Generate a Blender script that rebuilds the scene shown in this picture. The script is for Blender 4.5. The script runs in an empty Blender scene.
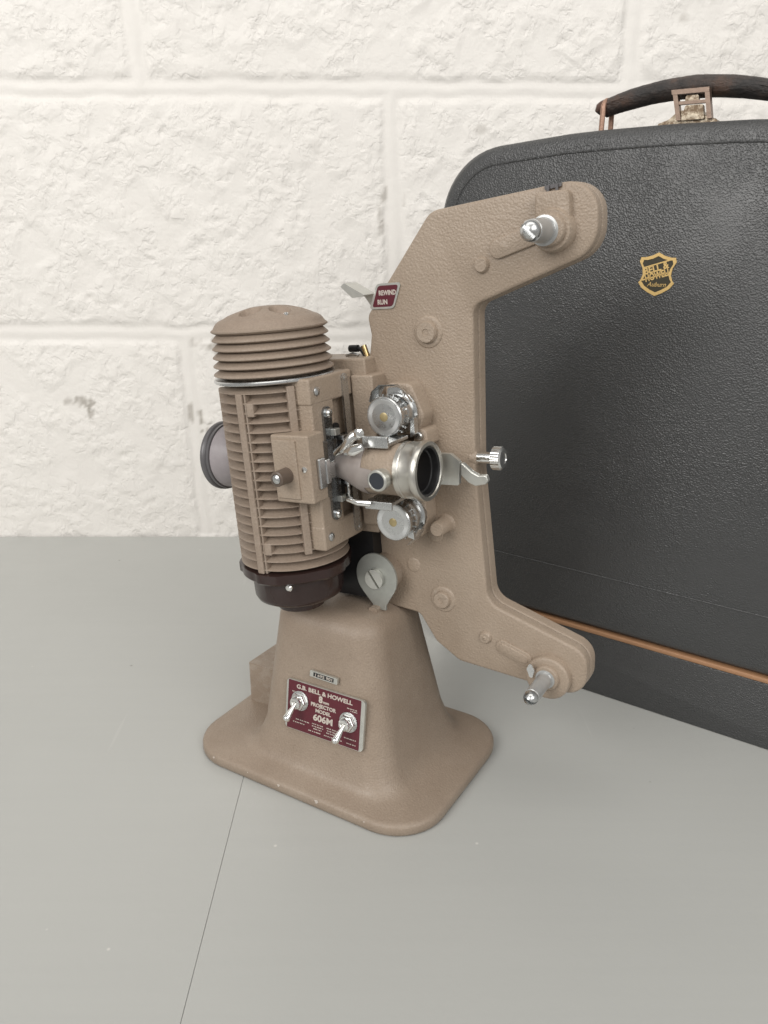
import bpy, bmesh, math, random
import numpy as np
from mathutils import Matrix, Vector, noise
S = 0.01            # everything below is written in centimetres
PI = math.pi
scn = bpy.context.scene
COL = scn.collection
random.seed(4)

# ------------------------------------------------------------------ materials
def newmat(name):
    m = bpy.data.materials.new(name); m.use_nodes = True
    nt = m.node_tree; b = nt.nodes['Principled BSDF']
    return m, nt, b

def N(nt, t, **kw):
    n = nt.nodes.new(t)
    for k, v in kw.items(): setattr(n, k, v)
    return n

def tex_noise(nt, co, scale, detail=3.0, rough=0.5):
    n = N(nt, 'ShaderNodeTexNoise'); n.inputs['Scale'].default_value = scale
    n.inputs['Detail'].default_value = detail; n.inputs['Roughness'].default_value = rough
    nt.links.new(co, n.inputs['Vector']); return n

def ramp(nt, fac, stops):
    r = N(nt, 'ShaderNodeValToRGB'); e = r.color_ramp.elements
    while len(e) < len(stops): e.new(0.5)
    for k, (p, c) in enumerate(stops):
        e[k].position = p; e[k].color = c if len(c) == 4 else (*c, 1)
    nt.links.new(fac, r.inputs['Fac']); return r

def mix(nt, fac, a, b, mode='MIX'):
    m = N(nt, 'ShaderNodeMix', data_type='RGBA', blend_type=mode)
    for sock, v in ((m.inputs[0], fac), (m.inputs[6], a), (m.inputs[7], b)):
        if isinstance(v, (int, float)): sock.default_value = v
        elif isinstance(v, tuple): sock.default_value = (*v, 1) if len(v) == 3 else v
        else: nt.links.new(v, sock)
    return m.outputs[2]

def bump(nt, h, strength, dist, prev=None):
    b = N(nt, 'ShaderNodeBump'); b.inputs['Strength'].default_value = strength
    b.inputs['Distance'].default_value = dist
    nt.links.new(h, b.inputs['Height'])
    if prev is not None: nt.links.new(prev, b.inputs['Normal'])
    return b.outputs['Normal']

def co_obj(nt):
    return N(nt, 'ShaderNodeTexCoord').outputs['Object']

def paint_material(name, c1, c2, rough=0.5, grain=650, amt=0.55):
    """hammered machine enamel: fine pebbled bump, faint mottling, small worn chips"""
    m, nt, b = newmat(name); co = co_obj(nt)
    big = tex_noise(nt, co, 45, 4)
    fine = tex_noise(nt, co, grain * 1.3, 2)
    base = mix(nt, big.outputs['Fac'], c1, c2)
    sp = ramp(nt, fine.outputs['Fac'], [(0.32, (0.90, 0.90, 0.90)), (0.7, (1.06, 1.06, 1.06))])
    base = mix(nt, 1.0, base, sp.outputs['Color'], 'MULTIPLY')
    dirt = tex_noise(nt, co, 130, 5, 0.7)
    dr = ramp(nt, dirt.outputs['Fac'], [(0.64, (0, 0, 0)), (0.74, (1, 1, 1))])
    gm = tex_noise(nt, co, 28, 6, 0.65)
    gr = ramp(nt, gm.outputs['Fac'], [(0.33, (0.91, 0.89, 0.87)), (0.62, (1.02, 1.02, 1.02))])
    base = mix(nt, 1.0, base, gr.outputs['Color'], 'MULTIPLY')
    ge = N(nt, 'ShaderNodeNewGeometry')
    ed = ramp(nt, ge.outputs['Pointiness'], [(0.54, (0, 0, 0)), (0.62, (1, 1, 1))])
    em = mix(nt, 1.0, ed.outputs['Color'], ramp(nt, dirt.outputs['Fac'], [(0.48, (0, 0, 0)), (0.60, (1, 1, 1))]).outputs['Color'], 'MULTIPLY')
    base = mix(nt, mulf(nt, em, 0.22), base, (0.50, 0.45, 0.39))
    rr = ramp(nt, gm.outputs['Fac'], [(0.3, (rough*1.25,)*3), (0.7, (rough*.85,)*3)])
    nt.links.new(rr.outputs['Color'], b.inputs['Roughness'])
    base = mix(nt, mulf(nt, dr.outputs['Color'], 0.40), base, (c1[0]*.5, c1[1]*.48, c1[2]*.45))
    nt.links.new(base, b.inputs['Base Color'])
    v = N(nt, 'ShaderNodeTexVoronoi', feature='SMOOTH_F1'); v.inputs['Scale'].default_value = grain
    nt.links.new(co, v.inputs['Vector'])
    n1 = bump(nt, v.outputs['Distance'], amt, 0.0006)
    n2 = bump(nt, fine.outputs['Fac'], amt * .6, 0.0005, n1)
    nt.links.new(n2, b.inputs['Normal'])
    return m

def mulf(nt, v, k):
    m = N(nt, 'ShaderNodeMath', operation='MULTIPLY'); nt.links.new(v, m.inputs[0]); m.inputs[1].default_value = k
    return m.outputs[0]

def metal(name, c, rough=0.18, brushed=0.0, scale=400):
    m, nt, b = newmat(name); co = co_obj(nt)
    n = tex_noise(nt, co, scale, 4, .6)
    base = mix(nt, n.outputs['Fac'], tuple(x * .93 for x in c), c)
    nt.links.new(base, b.inputs['Base Color'])
    b.inputs['Metallic'].default_value = 1
    r = ramp(nt, n.outputs['Fac'], [(0.3, (rough*.9,)*3), (0.75, (rough*1.25,)*3)])
    nt.links.new(r.outputs['Color'], b.inputs['Roughness'])
    if brushed:
        nt.links.new(bump(nt, n.outputs['Fac'], brushed*.3, 0.0002), b.inputs['Normal'])
    return m

def plain(name, c, rough=0.4, metallic=0.0, grain=0.0, scale=300):
    m, nt, b = newmat(name); co = co_obj(nt)
    n = tex_noise(nt, co, scale, 3)
    base = mix(nt, n.outputs['Fac'], tuple(x * .85 for x in c), tuple(min(1, x * 1.1) for x in c))
    nt.links.new(base, b.inputs['Base Color'])
    b.inputs['Roughness'].default_value = rough; b.inputs['Metallic'].default_value = metallic
    if grain: nt.links.new(bump(nt, n.outputs['Fac'], grain, 0.0005), b.inputs['Normal'])
    return m

M = {}
M['paint'] = paint_material('taupe_hammered_enamel', (0.29, 0.228, 0.176), (0.33, 0.263, 0.205), 0.44, 950, 0.34)
M['paint_arm'] = paint_material('sand_hammered_enamel', (0.338, 0.268, 0.206), (0.375, 0.302, 0.236), 0.42, 950, 0.42)
M['paint_dark'] = paint_material('taupe_lamp_enamel', (0.29, 0.228, 0.18), (0.33, 0.263, 0.208), 0.6, 800, 0.30)
M['paint_smooth'] = plain('grey_taupe_satin', (0.34, 0.30, 0.28), 0.35, 0.15)
M['chrome'] = metal('chrome', (0.86, 0.86, 0.84), 0.13)
M['steel'] = metal('satin_steel', (0.62, 0.63, 0.63), 0.27)
M['gate_steel'] = metal('blued_gate_steel', (0.36, 0.38, 0.40), 0.26)
M['nickel'] = plain('brushed_aluminium_light', (0.60, 0.60, 0.56), 0.32, 0.75)
M['brass'] = metal('worn_brass', (0.72, 0.55, 0.28), 0.3)
M['copperwire'] = plain('rusty_coppered_wire', (0.42, 0.26, 0.19), 0.45, 0.5, .3, 500)
M['bakelite'] = plain('dark_brown_bakelite', (0.032, 0.017, 0.015), 0.22)
M['black'] = plain('black_plastic', (0.012, 0.012, 0.013), 0.4)
M['darkring'] = plain('dark_grey_enamel', (0.13, 0.125, 0.13), 0.35, .2)
M['greyin'] = plain('lilac_grey_enamel', (0.33, 0.30, 0.31), 0.45)
M['maroon'] = plain('maroon_enamel', (0.10, 0.012, 0.022), 0.35)
M['letters'] = plain('pale_letter_metal', (0.62, 0.56, 0.50), 0.4, 0.2)
M['gold'] = plain('gold_transfer', (0.72, 0.50, 0.20), 0.45, 0.15, 0.2, 1500)
def aged(name, c1, c2, metallic=.7):
    m, nt, b = newmat(name); co = co_obj(nt)
    a = tex_noise(nt, co, 260, 6, .7)
    r_ = ramp(nt, a.outputs['Fac'], [(.42, c1), (.58, c2)]); nt.links.new(r_.outputs['Color'], b.inputs['Base Color'])
    b.inputs['Metallic'].default_value = metallic
    q = ramp(nt, a.outputs['Fac'], [(.4, (.6,)*3), (.6, (.28,)*3)]); nt.links.new(q.outputs['Color'], b.inputs['Roughness'])
    nt.links.new(bump(nt, a.outputs['Fac'], .4, .0006), b.inputs['Normal']); return m
M['bronze'] = aged('worn_bronze_clasp', (.22, .155, .10), (.50, .43, .33), .5)
M['trim'] = plain('tan_wood_trim', (0.37, 0.20, 0.105), 0.55, 0, .25, 120)
M['spindle'] = plain('grey_spindle_sleeve', (0.46, 0.465, 0.46), 0.32, 0.45)
M['olive'] = plain('amber_hub', (0.42, 0.34, 0.18), 0.35, .4)

def spun_metal():
    m, nt, b = newmat('spun_aluminium'); co = co_obj(nt)
    g = N(nt, 'ShaderNodeTexCoord').outputs['Generated']
    n = tex_noise(nt, co, 900, 2)
    b.inputs['Base Color'].default_value = (0.70, 0.71, 0.71, 1); b.inputs['Metallic'].default_value = 0.9
    b.inputs['Roughness'].default_value = 0.30
    b.inputs['Anisotropic'].default_value = 0.85
    t = N(nt, 'ShaderNodeTangent', direction_type='RADIAL', axis='Y'); nt.links.new(t.outputs[0], b.inputs['Tangent'])
    return m
M['spun'] = spun_metal()

def glass_mat():
    m, nt, b = newmat('dark_coated_lens')
    b.inputs['Base Color'].default_value = (0.01, 0.01, 0.014, 1); b.inputs['Roughness'].default_value = 0.04
    b.inputs['Coat Weight'].default_value = 1.0
    return m
M['glass'] = glass_mat()

def leather(name, c, grain=420, strength=0.6, rough=0.5):
    m, nt, b = newmat(name); co = co_obj(nt)
    big = tex_noise(nt, co, 9, 5, .6)
    base = mix(nt, big.outputs['Fac'], tuple(x * .8 for x in c), tuple(x * 1.25 for x in c))
    # pale scuffs and specks
    w = tex_noise(nt, co, 75, 7, 0.8)
    wr = ramp(nt, w.outputs['Fac'], [(0.70, (0, 0, 0)), (0.78, (1, 1, 1))])
    base = mix(nt, mulf(nt, wr.outputs['Color'], 0.45), base, (0.16, 0.15, 0.14))
    mp = N(nt, 'ShaderNodeMapping'); mp.inputs['Scale'].default_value = (3, 3, 60)
    nt.links.new(co, mp.inputs['Vector'])
    s = tex_noise(nt, mp.outputs[0], 4, 6, .7)
    sr = ramp(nt, s.outputs['Fac'], [(0.66, (0, 0, 0)), (0.75, (1, 1, 1))])
    base = mix(nt, mulf(nt, sr.outputs['Color'], 0.15), base, (0.2, 0.19, 0.18))
    vs = N(nt, 'ShaderNodeTexVoronoi'); vs.inputs['Scale'].default_value = 22
    nt.links.new(co, vs.inputs['Vector'])
    vr = ramp(nt, vs.outputs['Distance'], [(0.012, (1, 1, 1)), (0.03, (0, 0, 0))])
    base = mix(nt, mulf(nt, vr.outputs['Color'], 0.5), base, (0.4, 0.38, 0.36))
    nt.links.new(base, b.inputs['Base Color'])
    b.inputs['Specular IOR Level'].default_value = 0.8
    rr = ramp(nt, big.outputs['Fac'], [(0.3, (rough*.85,)*3), (0.7, (rough*1.2,)*3)])
    nt.links.new(rr.outputs['Color'], b.inputs['Roughness'])
    v = N(nt, 'ShaderNodeTexVoronoi', feature='SMOOTH_F1'); v.inputs['Scale'].default_value = grain
    wob = tex_noise(nt, co, 260, 3)
    cw = mix(nt, 0.0015, co, wob.outputs['Color'], 'ADD')
    nt.links.new(cw, v.inputs['Vector'])
    wm = tex_noise(nt, co, 14, 4, .6)
    wk = ramp(nt, wm.outputs['Fac'], [(0.34, (.35, .35, .35)), (0.58, (1, 1, 1))])
    hh = N(nt, 'ShaderNodeMath', operation='MULTIPLY'); nt.links.new(v.outputs['Distance'], hh.inputs[0]); nt.links.new(wk.outputs['Color'], hh.inputs[1])
    n0 = bump(nt, tex_noise(nt, co, 18, 3, .5).outputs['Fac'], .07, .002)
    n1 = bump(nt, hh.outputs[0], strength, 0.0007, n0)
    nt.links.new(n1, b.inputs['Normal'])
    return m
M['leather'] = leather('black_grained_leathercloth', (0.040, 0.041, 0.042), 1150, 0.75, 0.38)
M['strap'] = leather('worn_handle_leather', (0.055, 0.042, 0.038), 300, 0.3, 0.42)
def worn_strap():
    m, nt, b = newmat('creased_handle_leather'); co = co_obj(nt)
    a = tex_noise(nt, co, 55, 7, .7)
    r_ = ramp(nt, a.outputs['Fac'], [(.40, (.030, .027, .026)), (.54, (.055, .042, .037)), (.68, (.11, .065, .047)), (.80, (.22, .14, .10))])
    nt.links.new(r_.outputs['Color'], b.inputs['Base Color']); b.inputs['Roughness'].default_value = .46
    mp = N(nt, 'ShaderNodeMapping'); mp.inputs['Scale'].default_value = (1, 2.5, 2.5); nt.links.new(co, mp.inputs['Vector'])
    n0 = bump(nt, tex_noise(nt, mp.outputs[0], 90, 6, .7).outputs['Fac'], .7, .003)
    nt.links.new(bump(nt, tex_noise(nt, co, 420, 3).outputs['Fac'], .4, .0008, n0), b.inputs['Normal'])
    return m
M['strap'] = worn_strap()
M['worn'] = plain('rubbed_brown_leather', (0.11, 0.058, 0.042), 0.6, 0, .4, 400)

def wall_mat():
    m, nt, b = newmat('cream_masonry_paint'); co = co_obj(nt)
    big = tex_noise(nt, co, 5, 4)
    base = mix(nt, big.outputs['Fac'], (0.785, 0.755, 0.715), (0.855, 0.828, 0.79))
    at = N(nt, 'ShaderNodeAttribute', attribute_name='dirt')
    base = mix(nt, at.outputs['Fac'], base, (0.30, 0.27, 0.23))
    f = tex_noise(nt, co, 95, 6, .7)
    fr = ramp(nt, f.outputs['Fac'], [(0.69, (0, 0, 0)), (0.80, (1, 1, 1))])
    base = mix(nt, mulf(nt, fr.outputs['Color'], 0.22), base, (0.45, 0.42, 0.36))
    nt.links.new(base, b.inputs['Base Color']); b.inputs['Roughness'].default_value = 0.55
    rg = N(nt, 'ShaderNodeAttribute', attribute_name='rough')
    def masked(h):
        q = N(nt, 'ShaderNodeMath', operation='MULTIPLY'); nt.links.new(h, q.inputs[0]); nt.links.new(rg.outputs['Fac'], q.inputs[1]); return q.outputs[0]
    a1 = tex_noise(nt, co, 120, 3, .5); a1.inputs['Distortion'].default_value = .6
    r1 = ramp(nt, a1.outputs['Fac'], [(0.36, (0, 0, 0)), (0.50, (1, 1, 1))])
    a2 = tex_noise(nt, co, 48, 4, .5); a2.inputs['Distortion'].default_value = .4
    r2 = ramp(nt, a2.outputs['Fac'], [(0.34, (0, 0, 0)), (0.58, (1, 1, 1))])
    n0 = bump(nt, masked(r2.outputs['Color']), 0.30, 0.0035)
    n1 = bump(nt, masked(r1.outputs['Color']), 0.36, 0.0016, n0)
    n1 = bump(nt, tex_noise(nt, co, 260, 4, .6).outputs['Fac'], 0.15, 0.0015, n1)
    nt.links.new(n1, b.inputs['Normal'])
    return m
M['wall'] = wall_mat()

def table_mat():
    m, nt, b = newmat('grey_painted_board'); co = co_obj(nt)
    big = tex_noise(nt, co, 3, 5)
    base = mix(nt, big.outputs['Fac'], (0.43, 0.435, 0.415), (0.47, 0.475, 0.455))
    s = tex_noise(nt, co, 60, 6, .75)
    sr = ramp(nt, s.outputs['Fac'], [(0.72, (0, 0, 0)), (0.76, (1, 1, 1))])
    base = mix(nt, mulf(nt, sr.outputs['Color'], 0.35), base, (0.30, 0.28, 0.25))
    mp = N(nt, 'ShaderNodeMapping'); mp.inputs['Scale'].default_value = (60, 3, 1); mp.inputs['Rotation'].default_value = (0, 0, .5); nt.links.new(co, mp.inputs['Vector'])
    sc = tex_noise(nt, mp.outputs[0], 1.4, 4, .6)
    scr_ = ramp(nt, sc.outputs['Fac'], [(0.70, (0, 0, 0)), (0.73, (1, 1, 1))])
    base = mix(nt, mulf(nt, scr_.outputs['Color'], 0.10), base, (0.70, 0.69, 0.66))
    v = N(nt, 'ShaderNodeTexVoronoi'); v.inputs['Scale'].default_value = 26
    nt.links.new(co, v.inputs['Vector'])
    vr = ramp(nt, v.outputs['Distance'], [(0.012, (1, 1, 1)), (0.030, (0, 0, 0))])
    base = mix(nt, mulf(nt, vr.outputs['Color'], 0.6), base, (0.72, 0.70, 0.66))
    v2 = N(nt, 'ShaderNodeTexVoronoi'); v2.inputs['Scale'].default_value = 19
    mp2 = N(nt, 'ShaderNodeMapping'); mp2.inputs['Location'].default_value = (3.3, 1.7, .4); nt.links.new(co, mp2.inputs['Vector']); nt.links.new(mp2.outputs[0], v2.inputs['Vector'])
    vr2 = ramp(nt, v2.outputs['Distance'], [(0.012, (1, 1, 1)), (0.028, (0, 0, 0))])
    base = mix(nt, mulf(nt, vr2.outputs['Color'], 0.7), base, (0.16, 0.15, 0.13))
    st = N(nt, 'ShaderNodeMapping'); st.inputs['Scale'].default_value = (2, 40, 1); nt.links.new(co, st.inputs['Vector'])
    sr3 = ramp(nt, tex_noise(nt, st.outputs[0], 3, 5, .6).outputs['Fac'], [(.3, (.99, .99, .99)), (.7, (1.008, 1.008, 1.008))])
    base = mix(nt, 1.0, base, sr3.outputs['Color'], 'MULTIPLY')
    nt.links.new(base, b.inputs['Base Color'])
    sm = tex_noise(nt, co, 9, 7, .75)
    r = ramp(nt, sm.outputs['Fac'], [(0.35, (.30,)*3), (0.65, (.46,)*3)])
    nt.links.new(r.outputs['Color'], b.inputs['Roughness'])
    nt.links.new(bump(nt, tex_noise(nt, co, 240, 4).outputs['Fac'], 0.12, 0.0006), b.inputs['Normal'])
    return m
M['table'] = table_mat()

# ------------------------------------------------------------------ mesh helper
AX = {'z': Matrix.Identity(4),
      '-y': Matrix.Rotation(PI/2, 4, 'X'),        # lathe axis +z -> -y
      'y': Matrix.Rotation(-PI/2, 4, 'X'),
      'x': Matrix.Rotation(PI/2, 4, 'Y'),
      '-x': Matrix.Rotation(-PI/2, 4, 'Y')}

class MB:
    def __init__(self): self.v = []; self.f = []
    def add(self, vs, fs, mat=None):
        o = len(self.v)
        for p in vs:
            q = Vector(p)
            if mat is not None: q = mat @ q
            self.v.append(q)
        self.f += [tuple(i + o for i in f) for f in fs]
        return self
    def box(self, x0, x1, y0, y1, z0, z1, mat=None):
        vs = [(x, y, z) for z in (z0, z1) for y in (y0, y1) for x in (x0, x1)]
        return self.add(vs, [(0,2,3,1),(4,5,7,6),(0,1,5,4),(2,6,7,3),(0,4,6,2),(1,3,7,5)], mat)
    def lathe(self, prof, loc=(0,0,0), ax='z', n=40, a0=0, a1=2*PI, rfun=None, cap=True):
        """prof: (r, h) along the axis; closed at both ends with caps when r>0"""
        mat = Matrix.Translation(loc) @ (AX[ax] if isinstance(ax, str) else ax)
        vs = []; fs = []
        full = abs(a1 - a0 - 2*PI) < 1e-6
        cols = n if full else n + 1
        for r, h in prof:
            for k in range(cols):
                a = a0 + (a1 - a0) * k / n
                rr = r * (rfun(a, h) if rfun else 1)
                vs.append((rr*math.cos(a), rr*math.sin(a), h))
        for i in range(len(prof) - 1):
            for k in range(n):
                k2 = (k + 1) % cols
                fs.append((i*cols+k, i*cols+k2, (i+1)*cols+k2, (i+1)*cols+k))
        if full and cap:
            if prof[0][0] > 1e-4: fs.append(tuple(reversed(range(cols))))
            if prof[-1][0] > 1e-4: fs.append(tuple(range((len(prof)-1)*cols, len(prof)*cols)))
        return self.add(vs, fs, mat)
    def prism(self, poly, y0, y1, mat=None, inset=0.0, rise=0.0):
        """poly of (x,z) pushed along y from y0 (near, -y) to y1; optional chamfer on the near face"""
        area = sum(poly[i][0]*poly[(i+1) % len(poly)][1] - poly[(i+1) % len(poly)][0]*poly[i][1] for i in range(len(poly)))
        p = list(poly) if area > 0 else list(reversed(poly))
        n = len(p); vs = []; fs = []
        rings = [(p, y1), (p, y0 + rise)]
        if inset:
            for t in (0.3, 0.65, 1.0):
                a = t * PI/2
                rings.append((offset(p, -inset*(1-math.cos(a))), y0 + rise*(1-math.sin(a))))
        else: rings.append((p, y0))
        if inset: rings = rings
        for q, y in rings: vs += [(x, y, z) for x, z in q]
        for r in range(len(rings)-1):
            for k in range(n):
                k2 = (k+1) % n
                fs.append((r*n+k, (r+1)*n+k, (r+1)*n+k2, r*n+k2))
        fs.append(tuple(range(n))); fs.append(tuple(reversed(range((len(rings)-1)*n, len(rings)*n))))
        return self.add(vs, [tuple(reversed(f)) for f in fs], mat)
    def tube(self, pts, r, n=10, flat=None):
        pts = [Vector(p) for p in pts]; vs = []; fs = []
        up = Vector((0.13, 0.2, 1)).normalized()
        for i, p in enumerate(pts):
            d = (pts[min(i+1, len(pts)-1)] - pts[max(i-1, 0)]).normalized()
            s = d.cross(up).normalized(); u = s.cross(d)
            rr = r[i] if isinstance(r, (list, tuple)) else r
            for k in range(n):
                a = 2*PI*k/n
                kx = 1.0; ky = 1.0
                if flat: kx, ky = flat
                vs.append(p + s*math.cos(a)*rr*kx + u*math.sin(a)*rr*ky)
        for i in range(len(pts)-1):
            for k in range(n):
                k2 = (k+1) % n
                fs.append((i*n+k, i*n+k2, (i+1)*n+k2, (i+1)*n+k))
        fs.append(tuple(reversed(range(n)))); fs.append(tuple(range((len(pts)-1)*n, len(pts)*n)))
        return self.add(vs, fs)
    def build(self, name, mat, parent=None, local=None, bevel=0.0, seg=2, sharp=32, flat=False):
        me = bpy.data.meshes.new(name)
        me.from_pydata([tuple(c*S for c in p) for p in self.v], [], self.f)
        bm = bmesh.new(); bm.from_mesh(me); bmesh.ops.recalc_face_normals(bm, faces=bm.faces); bm.to_mesh(me); bm.free()
        if not flat:
            me.polygons.foreach_set('use_smooth', [True]*len(me.polygons))
            me.set_sharp_from_angle(angle=math.radians(sharp))
        me.materials.append(mat); me.update()
        o = bpy.data.objects.new(name, me); COL.objects.link(o)
        if parent is not None: o.parent = parent
        if local is not None: o.matrix_local = local
        if bevel:
            b = o.modifiers.new('bevel', 'BEVEL'); b.width = bevel*S; b.segments = seg
            b.limit_method = 'ANGLE'; b.angle_limit = math.radians(35)
            w = o.modifiers.new('wn', 'WEIGHTED_NORMAL'); w.keep_sharp = False
        return o

def offset(poly, d):
    """outward (d>0) offset of a counter-clockwise polygon"""
    n = len(poly); out = []
    for i in range(n):
        a = Vector(poly[i-1]); b = Vector(poly[i]); c = Vector(poly[(i+1) % n])
        e1 = (b-a); e2 = (c-b)
        if e1.length < 1e-7: e1 = e2
        if e2.length < 1e-7: e2 = e1
        n1 = Vector((e1.y, -e1.x)).normalized(); n2 = Vector((e2.y, -e2.x)).normalized()
        m = (n1 + n2)
        if m.length < 1e-6: m = n1
        m.normalize(); k = 1 / max(0.5, m.dot(n1))
        out.append((b.x + m.x*d*k, b.y + m.y*d*k))
    return out

def rpoly(pts, n=7):
    """polygon with a fillet radius per vertex: (x, z, r), counter-clockwise"""
    out = []; L = len(pts)
    for i in range(L):
        p = Vector(pts[i][:2]); a = Vector(pts[i-1][:2]); c = Vector(pts[(i+1) % L][:2]); r = pts[i][2]
        d1 = (a-p); d2 = (c-p); l1 = d1.length; l2 = d2.length; d1.normalize(); d2.normalize()
        ang = math.acos(max(-1, min(1, d1.dot(d2))))
        if r <= 0 or ang > PI-0.02: out.append(tuple(p)); continue
        t = min(r/math.tan(ang/2), l1*.49, l2*.49); rr = t*math.tan(ang/2)
        bis = (d1+d2).normalized(); cen = p + bis*(rr/math.sin(ang/2))
        s = p + d1*t - cen; e = p + d2*t - cen
        a0 = math.atan2(s.y, s.x); a1 = math.atan2(e.y, e.x); da = (a1-a0+PI) % (2*PI) - PI
        for k in range(n+1):
            q = a0 + da*k/n; out.append((cen.x + rr*math.cos(q), cen.y + rr*math.sin(q)))
    return out

def pill(x0, z0, x1, z1, r, n=8):
    a = math.atan2(z1-z0, x1-x0); out = []
    for k in range(n+1): q = a-PI/2 + PI*k/n; out.append((x1+r*math.cos(q), z1+r*math.sin(q)))
    for k in range(n+1): q = a+PI/2 + PI*k/n; out.append((x0+r*math.cos(q), z0+r*math.sin(q)))
    return out

def tag(o, label=None, cat=None, group=None, kind=None):
    if label: o['label'] = label
    if cat: o['category'] = cat
    if group: o['group'] = group
    if kind: o['kind'] = kind
    return o

def empty(name, loc, rotz=0):
    e = bpy.data.objects.new(name, None); COL.objects.link(e)
    e.location = [c*S for c in loc]; e.rotation_euler = (0, 0, rotz); e.empty_display_size = .02
    return e

def text_mb(lines, shear=0.0):
    """lines: (string, x, z, height, width or None, bold).  Returns geometry lying in the xz plane facing -y, centred on x"""
    mb = MB()
    for s, x, z, hgt, wid, bold in lines:
        cu = bpy.data.curves.new('t', 'FONT'); cu.body = s; cu.size = 1.0; cu.extrude = 0.02
        cu.offset = bold; cu.align_x = 'CENTER'; cu.shear = shear; cu.resolution_u = 3
        ob = bpy.data.objects.new('t', cu); COL.objects.link(ob)
        dg = bpy.context.evaluated_depsgraph_get(); me = bpy.data.meshes.new_from_object(ob.evaluated_get(dg))
        vs = [v.co.copy() for v in me.vertices]; fs = [tuple(p.vertices) for p in me.polygons]
        bpy.data.objects.remove(ob); bpy.data.curves.remove(cu); bpy.data.meshes.remove(me)
        xs = [v.x for v in vs]; cap = 0.69
        kx = hgt/cap if wid is None else wid/(max(xs)-min(xs)); mx = (max(xs)+min(xs))/2
        mb.add([(x + (v.x-mx)*kx, -v.z*0.5, z + v.y*hgt/cap) for v in vs], fs)
    return mb

# ------------------------------------------------------------------ wall
def build_wall():
    x0, x1, z0, z1, st = -95.0, 110.0, -4.0, 92.0, 0.30
    nx = int((x1-x0)/st)+1; nz = int((z1-z0)/st)+1
    xs = np.linspace(x0, x1, nx); zs = np.linspace(z0, z1, nz)
    X, Z = np.meshgrid(xs, zs)
    H = np.zeros_like(X)
    # soft noise sampled from Blender's own noise on the grid
    def fld(sc, off, step=1):
        sub = np.empty((nz, nx), np.float32)
        for j in range(nz):
            z = zs[j]*sc
            for i in range(nx):
                sub[j, i] = noise.noise((xs[i]*sc+off, z, off*.7))
        return sub
    n1 = fld(0.9, 3.1); n2 = fld(0.35, 11.7); n3 = fld(1.9, 23.0)
    wob = n2*0.25
    ridged = 1 - np.abs(n1*1.6)                        # lumpy, pitted split face
    rough = np.clip(n2*1.8+0.75, 0.15, 1.0)
    H += rough*(0.09*n1 + 0.06*n3 - 0.22*np.clip(n1*n3*3.2, 0, 1)) + 0.03*n2
    rows = [(-100, 0, 0), (0, 22.0, -19.9), (22.0, 44.4, 1.0), (44.4, 66.8, -22.9), (66.8, 89.3, 1.0), (89.3, 200, -22)]
    J = np.full_like(X, 9.0)
    for zz in (22.0, 44.4, 66.8, 89.3): J = np.minimum(J, np.abs(Z + wob*1.1 + 0.004*X - zz))
    for a, b, xj in rows:
        msk = (Z > a) & (Z <= b)
        for k in range(-4, 5):
            J = np.where(msk, np.minimum(J, np.abs(X + wob*1.3 - xj - 45.4*k + 0.03*(Z-a-11))), J)
    w = np.clip((J-0.55)/0.8, 0, 1); w = w*w*(3-2*w)
    H = H*(0.18+0.82*w) - 0.17*(1-w) + 0.10*np.exp(-((J-0.15)/0.28)**2)   # proud ribbon of thick paint on the mortar
    near = np.exp(-((J-1.5)/0.9)**2)*np.clip(n2*2+.2, 0, 1)
    H -= 0.10*near
    Y = 83.0 - H
    D = np.zeros_like(X)
    for cx, cz, rx, rz, k in [(-19.3, 13.3, .25, 1.3, .8), (-20.4, 14.0, .25, 1.4, .6), (-18.6, 12.2, .35, .8, .7), (-19.1, 21.2, 1.0, .5, .35),
                              (-16.9, 20.9, .9, .9, .75), (-31.5, 15.0, 1.0, .6, .7), (-31.0, 14.1, .25, .9, .8), (-33.2, 15.2, .5, .35, .5),
                              (-.4, 33.5, .35, 1.0, .6), (.0, 35.2, .25, .9, .5), (1.9, 34.6, .2, .8, .5), (-.3, 32.2, .3, .6, .5), (9, 41, .8, .4, .3),
                              (27, 50, .5, .4, .35), (-40, 41, .6, .4, .3), (-36, 47.5, .8, .4, .3)]:
        q = ((X-cx)/rx)**2 + ((Z-cz)/rz)**2 + n3*1.6 + n1*1.2
        D = np.maximum(D, k*np.clip(1.3-q, 0, 1))
    V = np.stack([X, Y, Z], -1).reshape(-1, 3)*S
    idx = np.arange(nx*nz).reshape(nz, nx)
    F = np.stack([idx[:-1, :-1], idx[:-1, 1:], idx[1:, 1:], idx[1:, :-1]], -1).reshape(-1, 4)
    # back of the wall, 10 cm behind
    back = np.array([(x0, 93, z0), (x1, 93, z0), (x1, 93, z1), (x0, 93, z1)])*S
    V = np.vstack([V, back]); b = nx*nz
    fl = [tuple(f) for f in F.tolist()] + [(b+3, b+2, b+1, b)]
    me = bpy.data.meshes.new('wall'); me.from_pydata(V.tolist(), [], fl)
    at = me.attributes.new('dirt', 'FLOAT', 'POINT')
    at.data.foreach_set('value', np.concatenate([D.reshape(-1), np.zeros(4)]).astype(np.float32))
    R_ = np.clip(w*rough*1.15 + .08, 0, 1)
    a2 = me.attributes.new('rough', 'FLOAT', 'POINT')
    a2.data.foreach_set('value', np.concatenate([R_.reshape(-1), np.zeros(4)]).astype(np.float32))
    me.polygons.foreach_set('use_smooth', [True]*len(me.polygons))
    me.materials.append(M['wall'])
    o = bpy.data.objects.new('wall', me); COL.objects.link(o)
    tag(o, 'rough cream painted block wall with mortar joints behind the table', 'wall', kind='structure')
build_wall()

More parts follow.
